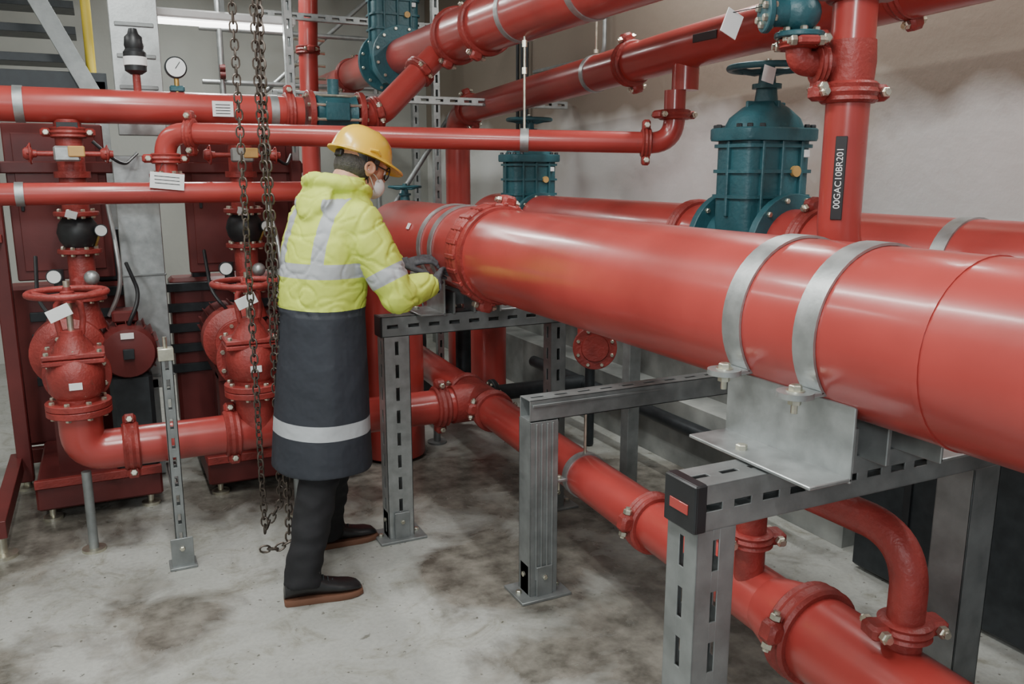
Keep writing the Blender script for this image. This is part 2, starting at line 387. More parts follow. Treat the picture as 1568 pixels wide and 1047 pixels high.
# ------------------------------------------------ vertical riser with coupling at right
rx,ry=2.0,1.86
r_=B('riser_pipe')
r_.sweep(rnd([(SX-.1,ry,SZ),(rx,ry,SZ),(rx,ry,3.55)],.14),.062,RED,32)
r_.coupling((rx,ry,1.885),Z,.062,RED2,ld=V((1,-.35,0)),w=.06)
r_.lathe((rx,ry,1.91),Z,[(0,.066),(.06,.07),(.12,.066)],RED2,28)
r_.coupling((rx,ry,2.16),Z,.062,RED2,ld=V((1,-.35,0)),w=.05)
Ld=V((-.93,.37,0)).normalized();c0=V((rx,ry,1.965))
r_.sweep(rnd([c0,c0+Ld*.16,c0+Ld*.16+Z*.07],.06),.036,RED2,24)
r_.coupling(c0+Ld*.095,Ld,.036,RED2,ld=Z,w=.035);r_.coupling(c0+Ld*.16+Z*.055,Z,.036,RED2,ld=V((.4,.9,0)),w=.03)
r_.box((rx-.052,ry-.036,1.64),(.006,.032,.24),PAPERK,Matrix.Rotation(.61,3,'Z'))
ro=r_.done()
text(ro,'label_text','00GAC10BR201',(rx-.0555,ry-.0385,1.64),.026,Z,V((-.573,.82,0)),WHITE)
bv=B('teal_globe_valve');q=c0+Ld*.16+Z*.078
bv.flange(q,Z,.07,.016,TEAL,6);bv.ball(q+Z*.06,(.06,.055,.055),TEAL);bv.flange(q+Z*.12,Z,.06,.018,TEAL,6);bv.cyl(q+Z*.12,q+Z*.28,.02,TEAL,12)
bv.wheel(q+Z*.25,Z,.09,TEAL,4);bv.flange(q+Ld*.1+Z*.06,Ld,.055,.018,TEAL,6);bv.cyl(q+Z*.06,q+Ld*.1+Z*.06,.038,TEAL,16)
bv.box(q+Ld*.2+Z*.03,(.06,.003,.07),WHITE,Matrix.Rotation(.4,3,'Y'));bv.cyl(q+Ld*.1+Z*.08,q+Ld*.2+Z*.06,.0015,DARK,6)
bv.done()
# ------------------------------------------------ upper pipes
a=B('overhead_pipe')
def az(y): return 2.22-.045*(y-3.3)
a.sweep(rnd([(2.5,-.6,2.34),(2.5,3.3,2.22),(2.5,6.1,az(6.1)),(2.5,6.1,.02)],.2),.095,RED,36)
for y in (3.75,5.85,2.1): a.coupling((2.5,y,az(y)),Y,.095,RED2,ld=V((.3,0,-1)))
a.coupling((2.5,6.1,1.86),Z,.095,RED2,ld=X)
a.ringfeat((2.5,4.1,az(4.1)),Y,.095,.035,GALV,.005)
a.box((2.403,3.05,2.23),(.004,.16,.035),PAPERK)
a.sweep([(2.5,3.3,2.2),(2.5,3.3,2.03)],.062,RED,28);a.done()
bq=B('overhead_pipe')
bq.sweep([(1.87,.2,2.40),(1.87,4.55,2.40)],.135,RED,40)
bq.sweep([(1.87,4.5,2.40),(1.87,4.65,2.40),(1.87,5.5,2.40)],[.135,.115,.115],RED,36)
bq.sweep([(1.87,5.87,2.40),(1.87,6.7,2.40),(1.87,6.8,2.40),(1.87,8.35,2.4)],[.115,.115,.09,.09],RED,32)
for y in (4.55,6.75): bq.coupling((1.87,y,2.4),Y,.135 if y<5 else .11,RED2,ld=V((.4,0,1)))
bq.coupling((1.87,4.15,2.4),Y,.135,RED2,ld=V((.4,0,1)))
bq.ringfeat((1.87,3.75,2.4),Y,.135,.04,GALV,.005);bq.ringfeat((1.87,3.1,2.4),Y,.135,.04,GALV,.005)
bq.done()
gate_valve(1.87,5.68,2.40,.92,wh=False).done()
h=B('discharge_header_pipe')
h.sweep([(-2.6,4.6,1.965),(1.0,4.6,1.965)],.08,RED,32)
h.flange((1.04,4.6,1.965),X,.115,.03,RED2,8,ZINC)
h.flange((1.31,4.6,1.965),X,.115,.03,RED2,8,ZINC)
h.sweep(rnd([(1.3,4.6,1.965),(1.42,4.6,1.965),(1.78,4.66,2.30)],.09),.07,RED,28)
h.coupling((1.4,4.6,1.97),V((1,.02,.25)),.072,RED2,ld=Y,w=.05);h.coupling((1.68,4.65,2.21),V((.42,.06,.375)),.07,RED2,ld=Y,w=.05)
h.coupling((.93,4.6,1.965),X,.08,RED2,ld=Z,w=.05)
for x in (-.3,.85): h.ringfeat((x,4.6,1.965),X,.08,.04,GALV,.004)
h.box((.59,4.517,1.965),(.1,.003,.075),WHITE)
for k in range(4): h.box((.59,4.5145,1.985-k*.014),(.07,.002,.003),DARK)
h.done()
iv=B('teal_butterfly_valve')
iv.lathe((1.06,4.6,1.965),X,[(0,.085),(.01,.1),(.05,.088),(.18,.088),(.22,.1),(.23,.085)],TEAL,28)
for i in range(8):
    an=2*pi*(i+.5)/8;iv.cyl((1.03,4.6+.095*math.cos(an),1.965+.095*math.sin(an)),(1.33,4.6+.095*math.cos(an),1.965+.095*math.sin(an)),.008,ZINC,8)
iv.box((1.17,4.51,1.97),(.13,.03,.1),TEAL,b=.01);iv.cyl((1.17,4.6,2.04),(1.17,4.6,2.14),.03,TEAL,14);iv.done()
L0=V((.30,4.42,1.84));L1=V((2.46,3.32,1.79))
cp=B('branch_pipe')
d=(L1-L0).normalized()
cp.sweep(rnd([L0-Z*.22,L0,L1,L1+Z*.24],.1),.05,RED,28)
cp.coupling(L0+d*.13,d,.05,RED2,ld=Z,w=.045);cp.coupling(L1-d*.13,d,.05,RED2,ld=Z,w=.045);cp.coupling(L1+Z*.13,Z,.055,RED2,ld=X,w=.045)
cp.coupling(L0-Z*.12,Z,.05,RED2,ld=X,w=.05)
cp.ringfeat(L0+d*1.72,d,.05,.04,GALV,.005)
cp.flange(L0-Z*.2,Z,.08,.02,RED2,6)
p=L0+d*1.72
cp.cyl(p,p+Z*.9,.006,ZINC,8)
for k in (.3,.42): cp.lathe(p+Z*k,Z,[(0,.012),(.03,.012)],ZINC,6)
cp.box((.29,4.30,1.615),(.15,.003,.075),WHITE,Matrix.Rotation(.1,3,'Y'));cp.cyl((.25,4.31,1.64),(.28,4.36,1.70),.0015,DARK,6)
for k in range(3): cp.box((.29,4.298,1.635-k*.016),(.11,.002,.003),DARK,Matrix.Rotation(.1,3,'Y'))
cp.done()
tp=B('test_line_pipe');tp.sweep(rnd([(-2.6,4.36,1.56),(1.12,4.36,1.56),(1.12,4.36,.05)],.08),.05,RED,24)
tp.ringfeat((-.32,4.36,1.56),X,.05,.035,GALV,.004);tp.done()
# ------------------------------------------------ suction header + low pipes
FZ=.46;HY=3.95
def FX(y): return 1.57+.052*(y-1)
ft=FX(HY)
sh=B('suction_header_pipe')
sh.sweep(rnd([(-.16,HY,.64),(-.16,HY,FZ),(ft-.08,HY,FZ)],.12),.088,RED,32)
for x in (.03,.46,1.5): sh.coupling((x,HY,FZ),X,.088,RED2,ld=V((0,.3,1)) if x<1 else Z,w=.07)
sh.lathe((.57,HY,FZ),Z,[(0,.085),(.18,.085)],RED2,28)
for x in (-.16,.75):
    sh.cyl((x,HY,.01),(x,HY,.37),.02,GALVD,12);sh.lathe((x,HY,0),Z,[(0,.05),(.012,.05)],ZINC,20)
sh.done()
lp=B('lower_main_pipe')
def P(y,z=FZ): return V((FX(y),y,z))
ax_=(P(5)-P(1)).normalized()
lp.sweep([P(5.4),P(1.62)],.088,RED,32);lp.sweep([P(1.62),P(1.52),P(-.5)],[.088,.115,.115],RED,36)
lp.lathe(P(HY-.15),ax_,[(0,.09),(0,.1),(.3,.1),(.3,.09)],RED2,32);lp.lathe(P(HY),-X,[(0,.1),(.16,.1)],RED2,32)
for y in (3.75,4.15,2.24): lp.coupling(P(y),ax_,.088,RED2,ld=V((-1,0,.2)))
lp.coupling(P(1.47),ax_,.115,RED2,ld=V((-1,0,.3)),w=.07)
lp.ringfeat(P(2.75),ax_,.088,.035,GALV,.006)
for q in(1,-1):
    lp.box((FX(2.75)+q*.11,2.75,FZ),(.05,.035,.012),GALV);lp.bolt((FX(2.75)+q*.12,2.75,FZ+.006),Z,.012,.012,tail=.05)
lp.cyl((FX(2.75),2.75,FZ+.08),(FX(2.75),2.75,.74),.006,ZINC,8)
hx=FX(1.4)+.01
lp.sweep(rnd([(hx,1.2,FZ+.05),(hx,1.2,.84),(hx-.02,1.70,.84),(hx-.02,1.70,FZ)],.12,10),.042,RED2,24)
lp.coupling((hx,1.2,.62),Z,.042,RED2,ld=V((-1,.3,0)),w=.045);lp.coupling((hx-.02,1.70,.64),Z,.042,RED2,ld=V((-1,.3,0)),w=.045)
for y in (.6,3.2,4.7):
    lp.cyl(P(y,.01),P(y,.38),.022,GALVD,12);lp.lathe(P(y,0),Z,[(0,.06),(.012,.06)],GALVD,20)
lp.done()
bf=B('blind_flange_branch')
n_=V((-.45,-.9,0)).normalized();c=V((2.45,3.97,.68))
bf.flange(c,n_,.125,.03,RED2,8);bf.lathe(c,n_,[(.015,.08),(.028,.075)],RED2,24);bf.cyl(c,c-n_*.2,.08,RED,24)
bf.sweep(rnd([c-n_*.15,c-n_*.32,c-n_*.32+Z*.5],.1),.08,RED,24);bf.cyl(c-n_*.3+Z*.02,c-n_*.3-Z*.67,.03,DARK,12);bf.done()
bp_=B('drain_pipework')
bp_.sweep([(1.35,5.0,.78),(2.9,5.0,.78)],.07,REDD,24)
for x in (1.5,1.75,2.0,2.2): bp_.flange((x,5,.78),X,.12,.03,DARK,8)
bp_.lathe((1.5,5,.78),X,[(0,.09),(.12,.12),(.25,.09)],DARK,24)
for x in (1.62,2.1):
    bp_.cyl((x,5,.8),(x,5,1.0),.02,DARK,10);bp_.wheel((x,5,1.0),Z,.1,DARK)
bp_.sweep([(2.05,4.95,.78),(2.05,4.95,.05)],.05,DARK,20)
bp_.sweep([(1.95,4.6,.3),(2.75,4.6,.3)],.05,DARK,20);bp_.flange((2.1,4.6,.3),X,.09,.03,DARK,8)
bp_.sweep([(2.75,5.3,.3),(2.75,2.6,.3)],.04,DARK,20)
for y in (3,5): bp_.box((2.75,y,.13),(.06,.06,.26),DARK)
bp_.done()
dp=B('circulation_pump');py_=5.95;dx0=-.2
dp.lathe((1.75+dx0,py_,.42),X,[(0,.12),(.02,.17),(.34,.17),(.38,.13),(.42,.13),(.44,.19),(.54,.19),(.56,.1)],DARK,28)
for i in range(20):
    a_=2*pi*i/20;dp.box((1.93+dx0,py_+.175*math.cos(a_),.42+.175*math.sin(a_)),(.3,.02,.006),DARK,Matrix.Rotation(a_,3,'X'))
dp.box((1.95+dx0,py_,.66),(.14,.14,.1),DARK,b=.01);dp.box((1.98+dx0,py_,.12),(.7,.4,.24),DARK,b=.01);dp.done()
# ------------------------------------------------ red OS&Y valves
def red_valve(x,y,z):
    b=B('red_gate_valve')
    b.flange((x,y,z),Z,.13,.028,RED2,8,ZINC,.012);b.flange((x,y,z+.03),Z,.13,.028,RED2,8,ZINC,.012)
    b.lathe((x,y,z+.03),Z,[(0,.085),(.03,.085),(.06,.11),(.14,.115),(.18,.1),(.2,.085)],RED2,28)
    b.lathe((x,y,z+.12),Y,[(-.02,.07),(.16,.075)],RED2,24);b.flange((x,y+.17,z+.12),Y,.14,.028,RED2,8,ZINC,.012)
    b.box((x,y,z+.225),(.24,.17,.022),RED2,b=.01);b.box((x,y,z+.25),(.24,.17,.022),RED2,b=.01)
    for i in (-.1,0,.1):
        for q in(-.07,.07): b.bolt((x+i,y+q,z+.262),Z,.011,.012,ZINC)
    b.lathe((x,y,z+.26),Z,[(0,.085),(.03,.07),(.07,.045),(.09,.045)],RED2,24)
    for q in(1,-1): b.sweep([(x+q*.04,y,z+.33),(x+q*.05,y,z+.4),(x+q*.045,y,z+.46),(x+q*.02,y,z+.49)],.013,RED2,10)
    b.cyl((x,y,z+.33),(x,y,z+.56),.013,ZINC,12);b.lathe((x,y,z+.47),Z,[(0,.03),(.04,.028)],RED2,16)
    b.wheel((x,y,z+.51),Z,.15,RED2,5,.014)
    b.box((x,y-.116,z+.13),(.05,.003,.03),WHITE)
    b.box((x-.03,y-.16,z+.45),(.09,.003,.05),WHITE,Matrix.Rotation(-.4,3,'Y'))
    return b.done()
red_valve(-.16,HY,.65);red_valve(.57,HY,.65)
def pump(x):
    b=B('fire_pump')
    y=4.72;z=.80
    b.lathe((x-.02,y-.3,z),Y,[(0,.07),(.02,.12),(.05,.17),(.16,.17),(.2,.12),(.26,.1)],RED2,32)
    b.flange((x-.02,y-.33,z),Y,.12,.03,RED2,8,ZINC)
    b.cyl((x-.02,y-.58,z),(x-.02,y-.3,z),.07,RED2,24)
    b.lathe((x-.02,y-.05,z),Y,[(0,.09),(.02,.13),(.36,.13),(.4,.1)],REDD,28)
    for i in range(18):
        a=2*pi*i/18;b.box((x-.02+.135*math.cos(a),y+.15,z+.135*math.sin(a)),(.02,.3,.006),REDD,Matrix.Rotation(-a,3,'Y'))
    b.lathe((x+.24,y-.28,z-.02),Y,[(0,.05),(.01,.12),(.05,.135),(.3,.135),(.34,.1)],REDD,28)
    for i in range(20):
        a=2*pi*i/20;b.box((x+.24+.14*math.cos(a),y-.08,z-.02+.14*math.sin(a)),(.02,.26,.005),REDD,Matrix.Rotation(-a,3,'Y'))
    b.box((x+.24,y-.1,.42),(.2,.3,.5),DARK,b=.02);b.box((x+.24,y-.29,z-.02),(.05,.02,.05),DARK)
    b.box((x+.24,y-.12,z+.15),(.12,.14,.06),REDD,b=.01)
    b.box((x-.02,y+.05,.6),(.2,.5,.05),REDD);b.box((x-.02,y-.1,.35),(.2,.14,.5),REDD);b.box((x-.02,y+.25,.35),(.16,.1,.5),REDD)
    b.box((x+.06,y+.05,.12),(.56,.8,.12),REDD,b=.01);b.box((x+.06,y-.36,.2),(.56,.03,.04),RED2)
    for dx in(-.16,.28):
        for dy in(-.3,.4): b.lathe((x+dx,y+dy,0),Z,[(0,.045),(.015,.045),(.02,.015),(.07,.015)],ZINC,16)
    cx,cy=x+.07,4.6
    b.sweep([(cx,cy,z+.1),(cx,cy,z+.2),(cx,cy,1.9)],[.09,.06,.06],RED2,24)
    b.flange((cx,cy,1.05),Z,.1,.022,RED2,8,ZINC);b.flange((cx,cy,1.28),Z,.1,.022,RED2,8,ZINC)
    b.lathe((cx,cy,1.3),Z,[(0,.065),(.03,.085),(.07,.095),(.11,.085),(.14,.065)],BLACK,24);b.flange((cx,cy,1.46),Z,.1,.022,RED2,8,ZINC)
    b.box((cx,cy-.02,1.12),(.1,.12,.08),RED2,b=.02);b.ball((cx+.04,cy-.12,1.16),.035,GALV)
    b.lathe((cx,cy,1.63),Z,[(0,.08),(.03,.08)],RED2,20);b.box((cx,cy,1.73),(.1,.1,.12),RED2,b=.02);b.coupling((cx,cy,1.84),Z,.062,RED2,ld=X,w=.05)
    b.cyl((cx,cy-.12,1.74),(cx,cy,1.74),.02,ZINC,12);b.box((cx-.01,cy-.14,1.74),(.11,.035,.07),GALV,b=.01);b.box((cx+.03,cy-.16,1.75),(.07,.02,.05),TAN,b=.008)
    b.cyl((cx-.16,cy-.1,1.74),(cx-.05,cy-.1,1.74),.012,RED2,10);b.wheel((cx-.16,cy-.1,1.74),X,.045,RED2,4)
    b.cyl((cx+.16,cy-.1,1.74),(cx+.05,cy-.1,1.74),.012,RED2,10);b.wheel((cx+.16,cy-.1,1.74),X,.04,RED2,4)
    b.cyl((cx-.1,cy-.07,1.2),(cx-.1,cy-.07,1.1),.025,BLACK,14);b.lathe((cx-.12,cy-.08,1.17),-Y,[(0,.035),(.025,.035)],DARK,20);b.lathe((cx-.12,cy-.106,1.17),-Y,[(0,.03),(.002,.03)],GLASS,20)
    b.lathe((cx+.1,cy-.05,1.38),-Y,[(0,.03),(.025,.03)],DARK,20);b.lathe((cx+.1,cy-.076,1.38),-Y,[(0,.026),(.002,.026)],GLASS,20);b.cyl((cx+.1,cy-.06,1.38),(cx+.05,cy,1.25),.006,BRASS,8)
    b.box((cx,cy-.066,1.87),(.09,.004,.03),PAPERK)
    b.box((cx-.02,cy-.105,1.46),(.05,.003,.035),WHITE,Matrix.Rotation(.3,3,'Y'));b.box((x+.24,y-.285,z+.07),(.06,.003,.03),WHITE)
    b.sweep(rnd([(cx+.14,cy+.1,1.5),(cx+.16,cy-.05,1.3),(cx+.17,cy-.05,1.1),(cx+.1,cy,.95)],.1),.011,GALV,8)
    b.sweep(rnd([(cx+.1,cy-.05,1.8),(cx+.22,cy-.05,1.68),(cx+.3,cy+.2,1.75)],.1),.008,BLACK,8)
    b.sweep(rnd([(cx+.2,cy+.1,1.2),(cx+.25,cy-.1,1.05),(cx+.17,cy-.12,.9),(cx+.2,cy,.85)],.1),.01,BLACK,8)
    b.sweep(rnd([(cx-.2,cy+.1,1.25),(cx-.2,cy-.1,1.05),(cx-.12,cy-.12,.95),(cx-.1,cy,.9)],.1),.009,BLACK,8)
    return b.done()
for x in (-.18,.60): pump(x)
fr=B('pump_skid_frame')
for x in (-.48,-.7): 
    fr.box((x,4.94 if x>-.6 else 5.2,.88),(.07,.07,1.68),REDD,b=.006)
fr.box((1.02,4.94,.88),(.06,.06,1.68),REDD,b=.006)
fr.box((.27,5.0,1.68),(1.6,.06,.06),REDD,b=.006);fr.box((.27,5.2,.1),(1.6,.06,.08),REDD);fr.box((-.52,4.5,.14),(.06,1.0,.08),REDD)
for x in (-.48,1.02,.27): fr.lathe((x,4.94 if x!=.27 else 5.2,0),Z,[(0,.06),(.015,.06),(.02,.02),(.06,.02)],ZINC,20)
fr.lathe((-.52,4.05,0),Z,[(0,.06),(.015,.06),(.02,.02),(.1,.02)],ZINC,20)
fr.box((-.19,5.02,1.50),(.46,.04,.80),REDD,b=.006);fr.box((.72,5.02,1.50),(.6,.04,.80),REDD,b=.006)
fr.box((-.19,4.995,1.50),(.38,.012,.7),REDD,b=.004);fr.box((.72,4.995,1.50),(.52,.012,.7),REDD,b=.004)
for x in (-.36,.5): fr.box((x,4.985,1.5),(.015,.012,.08),DARK)
fr.box((-.52,4.9,1.3),(.08,.1,.04),RED2);fr.box((-.52,4.9,1.33),(.12,.04,.04),RED2)
for k in range(5): fr.box((.3,5.19,1.0-k*.12),(1.4,.03,.05),DARK)
fr.box((-.2,5.3,.6),(.6,.2,.9),REDD,b=.02);fr.box((.62,5.3,.6),(.6,.2,.9),REDD,b=.02)
fr.box((.05,5.28,1.2),(.2,.1,.3),DARK,b=.01);fr.box((.5,5.28,1.2),(.1,.1,.4),DARK,b=.01)
fr.done()
cd=B('cable_duct');dx_=.175
cd.box((dx_,4.86,1.12),(.21,.05,1.24),GALV,b=.004);cd.box((dx_,4.83,1.12),(.22,.01,.01),GALVD);cd.box((dx_,4.83,.57),(.22,.012,.012),GALVD)
cd.box((dx_,4.86,.28),(.05,.05,.54),GALVD)
cd.box((.24,5.1,2.7),(.24,.06,1.7),GALV,b=.004)
for k in range(7): cd.box((.24,5.065,2.1+k*.16),(.19,.012,.02),GALVD)
cd.done()
pg=B('pressure_gauge');gx=.39;c=V((gx,4.6,2.16))
pg.cyl((gx,4.6,2.03),(gx,4.6,2.12),.012,BRASS,10);pg.lathe(c+Y*.02,-Y,[(0,.045),(.01,.052),(.04,.052),(.045,.046)],DARK,28);pg.lathe(c-Y*.024,-Y,[(0,.045),(.002,.045)],GLASS,28)
pg.box(c+V((.008,-.027,.01)),(.003,.002,.04),DARK,Matrix.Rotation(.6,3,'Y'));pg.box((gx,4.6,2.06),(.07,.03,.03),TEAL,b=.006);pg.done()
av=B('air_vent_valve');k_=.78
av.cyl((.21,4.6,2.03),(.21,4.6,2.13),.018,RED2,12);av.lathe((.21,4.6,2.12),Z,[(h_*k_,r_0*k_*1.15) for h_,r_0 in [(0,.03),(.02,.055),(.13,.058),(.15,.045),(.17,.05),(.22,.045),(.24,.028),(.27,.02)]],BLACK,24)
av.ringfeat((.21,4.6,2.18),Z,.051,.04,WHITE,.002);av.done()
# ------------------------------------------------ background structures
pf=B('steel_access_platform')
for k in range(4): pf.box((-1.05,6.3+k*.35,2.35+k*.22),(2.0,.3,.05),DARK)
pf.box((-1.6,6.6,2.5),(.07,1.9,.16),GALVD,Matrix.Rotation(.55,3,'X'))
pf.sweep([(.02,5.98,2.2),(.02,5.98,3.4)],.028,YEL,12);pf.sweep([(-1.5,6.05,2.75),(.02,5.98,2.75)],.02,YEL,12)
pf.box((-.21,5.9,2.6),(.10,.04,1.3),GALVD,Matrix.Rotation(-.44,3,'Y'))
pf.box((.05,5.95,1.1),(.08,.08,2.2),GALVD);pf.box((-1.6,5.95,1.1),(.08,.08,2.2),GALVD);pf.box((-.8,5.95,2.2),(1.8,.08,.1),DARK)
pf.done()
sc=B('scaffold_tube_frame')
for x in (.95,1.5,2.2): sc.cyl((x,7.2,.01),(x,7.2,3.5),.024,GALV,12)
for z in (2.0,2.35,2.75,3.1): sc.cyl((.8,7.2,z),(2.3,7.2,z),.02,GALV,12)
sc.cyl((.95,7.25,2.0),(2.2,7.25,3.1),.018,GALV,12)
for z in (2.2,2.3,2.4,2.5,2.6,2.7): sc.cyl((1.5,7.1,z),(1.75,7.1,z),.012,ZINC,8)
for z in (2.4,2.45): sc.cyl((.93,7.15,z),(.97,7.15,z),.03,REDD,12)
sc.done()
for (x,y,z0,w) in ((1.09,5.3,.01,.05),(2.25,5.9,.01,.05),(2.62,7.4,.01,.06)):
    t=B('steel_upright');t.strut((x,y,z0),(x,y,3.59),w,GALV,side=Y,slots=(1,1,0,0));t.box((x,y,.006),(.14,.14,.012),GALVD);t.done()
bm_=B('steel_cross_beam');bm_.strut((1.0,5.4,2.12),(3.05,5.4,2.12),.05,GALV,side=Y,slots=(1,1,0,0));bm_.strut((1.1,6.4,2.75),(3.05,6.4,2.75),.05,GALV,side=Y);bm_.cyl((2.6,6.3,2.2),(1.9,6.3,1.2),.02,GALVD,10);bm_.done()  # steel cross beams in the background, plus a slanted brace
vp=B('vertical_drop_pipe');vp.sweep([(1.55,6.6,3.59),(1.5,6.6,2.5),(1.46,6.6,.01)],.07,RED,24);vp.coupling((1.5,6.6,2.55),Z,.07,RED2);vp.done()
cdt=B('electrical_conduit')
for k in range(3): cdt.cyl((3.06,6.2-k*.08,1.0),(3.06,6.2-k*.08,3.5),.014,DARK,8)
cdt.sweep(rnd([(3.05,4.9,3.5),(3.05,4.9,2.4),(3.05,5.9,2.4)],.08),.014,GALV,8);cdt.done()
for (x,y,z) in ((1.87,3.75,2.53),(1.87,3.1,2.53),(2.5,4.1,2.29),(2.5,1.2,2.38)):
    t=B('pipe_hanger_rod');t.cyl((x,y,z),(x,y,3.6),.006,ZINC,8);t.lathe((x,y,z),Z,[(0,.013),(.02,.013)],ZINC,6);t.done()
# ------------------------------------------------ chains
def strand(b,pts,pitch=.031,Ll=.042,W=.026,wr=.0036):
    pts=[V(p) for p in pts];seg=[];tot=0
    for a_,c_ in zip(pts,pts[1:]): seg.append((tot,a_,c_));tot+=(c_-a_).length
    n=int(tot/pitch)
    for i in range(n):
        s=(i+.5)*pitch
        for (t0,a_,c_) in seg:
            l=(c_-a_).length
            if t0<=s<=t0+l: break
        p=a_+(c_-a_)*((s-t0)/l);t=(c_-a_).normalized();u,w=perp(t)
        ang=(pi/2)*(i%2)+.5+noise.noise(V((s*2,p.x*9,0)))*.9;sd=u*math.cos(ang)+w*math.sin(ang)
        h=Ll/2-W/2;path=[]
        for k in range(5):
            q=pi*k/4;path.append(p+t*(h+math.sin(q)*W/2)+sd*math.cos(q)*W/2)
        for k in range(5):
            q=pi+pi*k/4;path.append(p+t*(-h+math.sin(q)*W/2)+sd*math.cos(q)*W/2)
        b.sweep(path,wr,CHAIN,6,closed=True)
ch=B('hoist_chain');cx_=.035
strand(ch,[(.455+cx_,3.33,3.4),(.455+cx_,3.33,1.5),(.455+cx_,3.33,.2)])
strand(ch,[(.53+cx_,3.33,3.4),(.53+cx_,3.33,1.9),(.535+cx_,3.32,1.5),(.525+cx_,3.33,.33),(.47+cx_,3.33,.24),(.455+cx_,3.33,.2)])
strand(ch,[(.556+cx_,3.34,3.4),(.550+cx_,3.34,1.9),(.552+cx_,3.31,1.0),(.545+cx_,3.28,.3),(.54+cx_,3.28,.17),(.49+cx_,3.28,.15),(.40+cx_,3.28,.165)],wr=.0045)
ch.box((.5+cx_,3.34,3.5),(.26,.16,.2),DARK,b=.03);ch.cyl((.455+cx_,3.25,3.45),(.455+cx_,3.42,3.45),.06,DARK,20)
ch.done()
# ------------------------------------------------ worker
W=empty('maintenance_worker')
def amat(name,cols,attrs,rough=.7):
    m=bpy.data.materials.new(name);m.use_nodes=True;t=m.node_tree;p=t.nodes['Principled BSDF'];L=t.links.new
    tc=nn(t,'ShaderNodeTexCoord');no=nn(t,'ShaderNodeTexNoise');no.inputs['Scale'].default_value=14;L(tc.outputs['Object'],no.inputs['Vector'])
    base=nn(t,'ShaderNodeRGB');base.outputs[0].default_value=(*cols[0],1);cur=base.outputs[0]
    for c,a_ in zip(cols[1:],attrs):
        at=nn(t,'ShaderNodeAttribute');at.attribute_name=a_
        g=nn(t,'ShaderNodeMath',operation='GREATER_THAN');g.inputs[1].default_value=0;L(at.outputs['Fac'],g.inputs[0])
        x=nn(t,'ShaderNodeMix',data_type='RGBA');L(g.outputs[0],x.inputs[0]);L(cur,x.inputs[6]);x.inputs[7].default_value=(*c,1);cur=x.outputs[2]
    mr=nn(t,'ShaderNodeMapRange');mr.inputs['To Min'].default_value=.9;mr.inputs['To Max'].default_value=1.06;L(no.outputs['Fac'],mr.inputs['Value'])
    hs=nn(t,'ShaderNodeHueSaturation');L(mr.outputs[0],hs.inputs['Value']);L(cur,hs.inputs['Color']);L(hs.outputs[0],p.inputs['Base Color'])
    p.inputs['Roughness'].default_value=rough
    n2=nn(t,'ShaderNodeTexNoise');n2.inputs['Scale'].default_value=7;n2.inputs['Detail'].default_value=3;L(tc.outputs['Object'],n2.inputs['Vector'])
    bp=nn(t,'ShaderNodeBump');bp.inputs['Strength'].default_value=.5;bp.inputs['Distance'].default_value=.03;L(n2.outputs['Fac'],bp.inputs['Height']);L(bp.outputs[0],p.inputs['Normal'])
    return m
COAT=amat('hi_vis_coat_fabric',[(.60,.71,.10),(.024,.028,.038),(.42,.44,.46)],['navy','band'])
TROU=mat('black_trouser_fabric',(.009,.009,.011),.85,0,.3,12,.4,14)
SKIN=mat('skin',(.52,.27,.18),.5,0,.08,20)
HAIR=mat('dark_hair',(.05,.045,.043),.7,0,.4,80,.5,200)
HELM=mat('yellow_hard_hat',(.80,.50,.05),.28,0,.05,5,coat=.4)
GLOVE=mat('grey_glove',(.09,.09,.10),.75,0,.3,40,.4,120)
SHOE=mat('black_shoe_leather',(.014,.014,.015),.36,0,.2,20,.1)
SOLE=mat('brown_sole',(.16,.07,.04),.7)
MASK=mat('white_mask',(.72,.72,.70),.8)
fw=V((.9,.43,0)).normalized();sd=V((fw.y,-fw.x,0))
ct=B('coat',W)
rings=[(.485,.725,3.26,.185,.205),(.55,.728,3.26,.18,.203),(.75,.735,3.263,.165,.195),(.95,.742,3.265,.152,.185),(1.13,.75,3.27,.145,.18),(1.28,.765,3.27,.147,.185),(1.40,.785,3.275,.143,.193),(1.49,.81,3.28,.132,.193),(1.55,.83,3.285,.11,.155),(1.60,.855,3.29,.083,.105),(1.64,.88,3.295,.07,.075)]
rr_=[]
for z,cx,cy,a_,b_ in rings:
    rr_.append([V((cx,cy,z))+fw*a_*math.copysign(abs(math.cos(t))**.85,math.cos(t))+sd*b_*math.copysign(abs(math.sin(t))**.85,math.sin(t)) for t in [2*pi*j/40 for j in range(40)]])
ct.grid(rr_,COAT)
SR_=V((.815,3.28,1.465))+sd*.155;ER=V((1.0,3.06,1.19));WR_=V((1.165,3.15,1.215))
SL_=V((.815,3.28,1.465))-sd*.155;EL=V((.99,3.58,1.23));WL_=V((1.13,3.42,1.27))
def arm(b,S,E,Wr):
    b.ball(S,.086,COAT);pts=[S,S.lerp(E,.35),S.lerp(E,.75),E,E.lerp(Wr,.45),Wr]
    b.sweep(pts,[.085,.086,.08,.073,.063,.053],COAT,20);b.ball(E,.074,COAT);b.ball(S.lerp(E,.75),.078,COAT)
arm(ct,SR_,ER,WR_);arm(ct,SL_,EL,WL_)
hc=V((.845,3.285,1.59))
hp=[];hr=[]
for i in range(24):
    t=2*pi*i/24;f=math.cos(t)
    hp.append(hc+fw*(.108*f-.008)+sd*.118*math.sin(t)+Z*(-.03*f+.008));hr.append(.029-.006*f)
ct.sweep(hp,hr,COAT,12,closed=True)
HR=Matrix((fw,sd*-1,Z)).transposed()
HT=HR@Matrix.Rotation(.5,3,'Y')
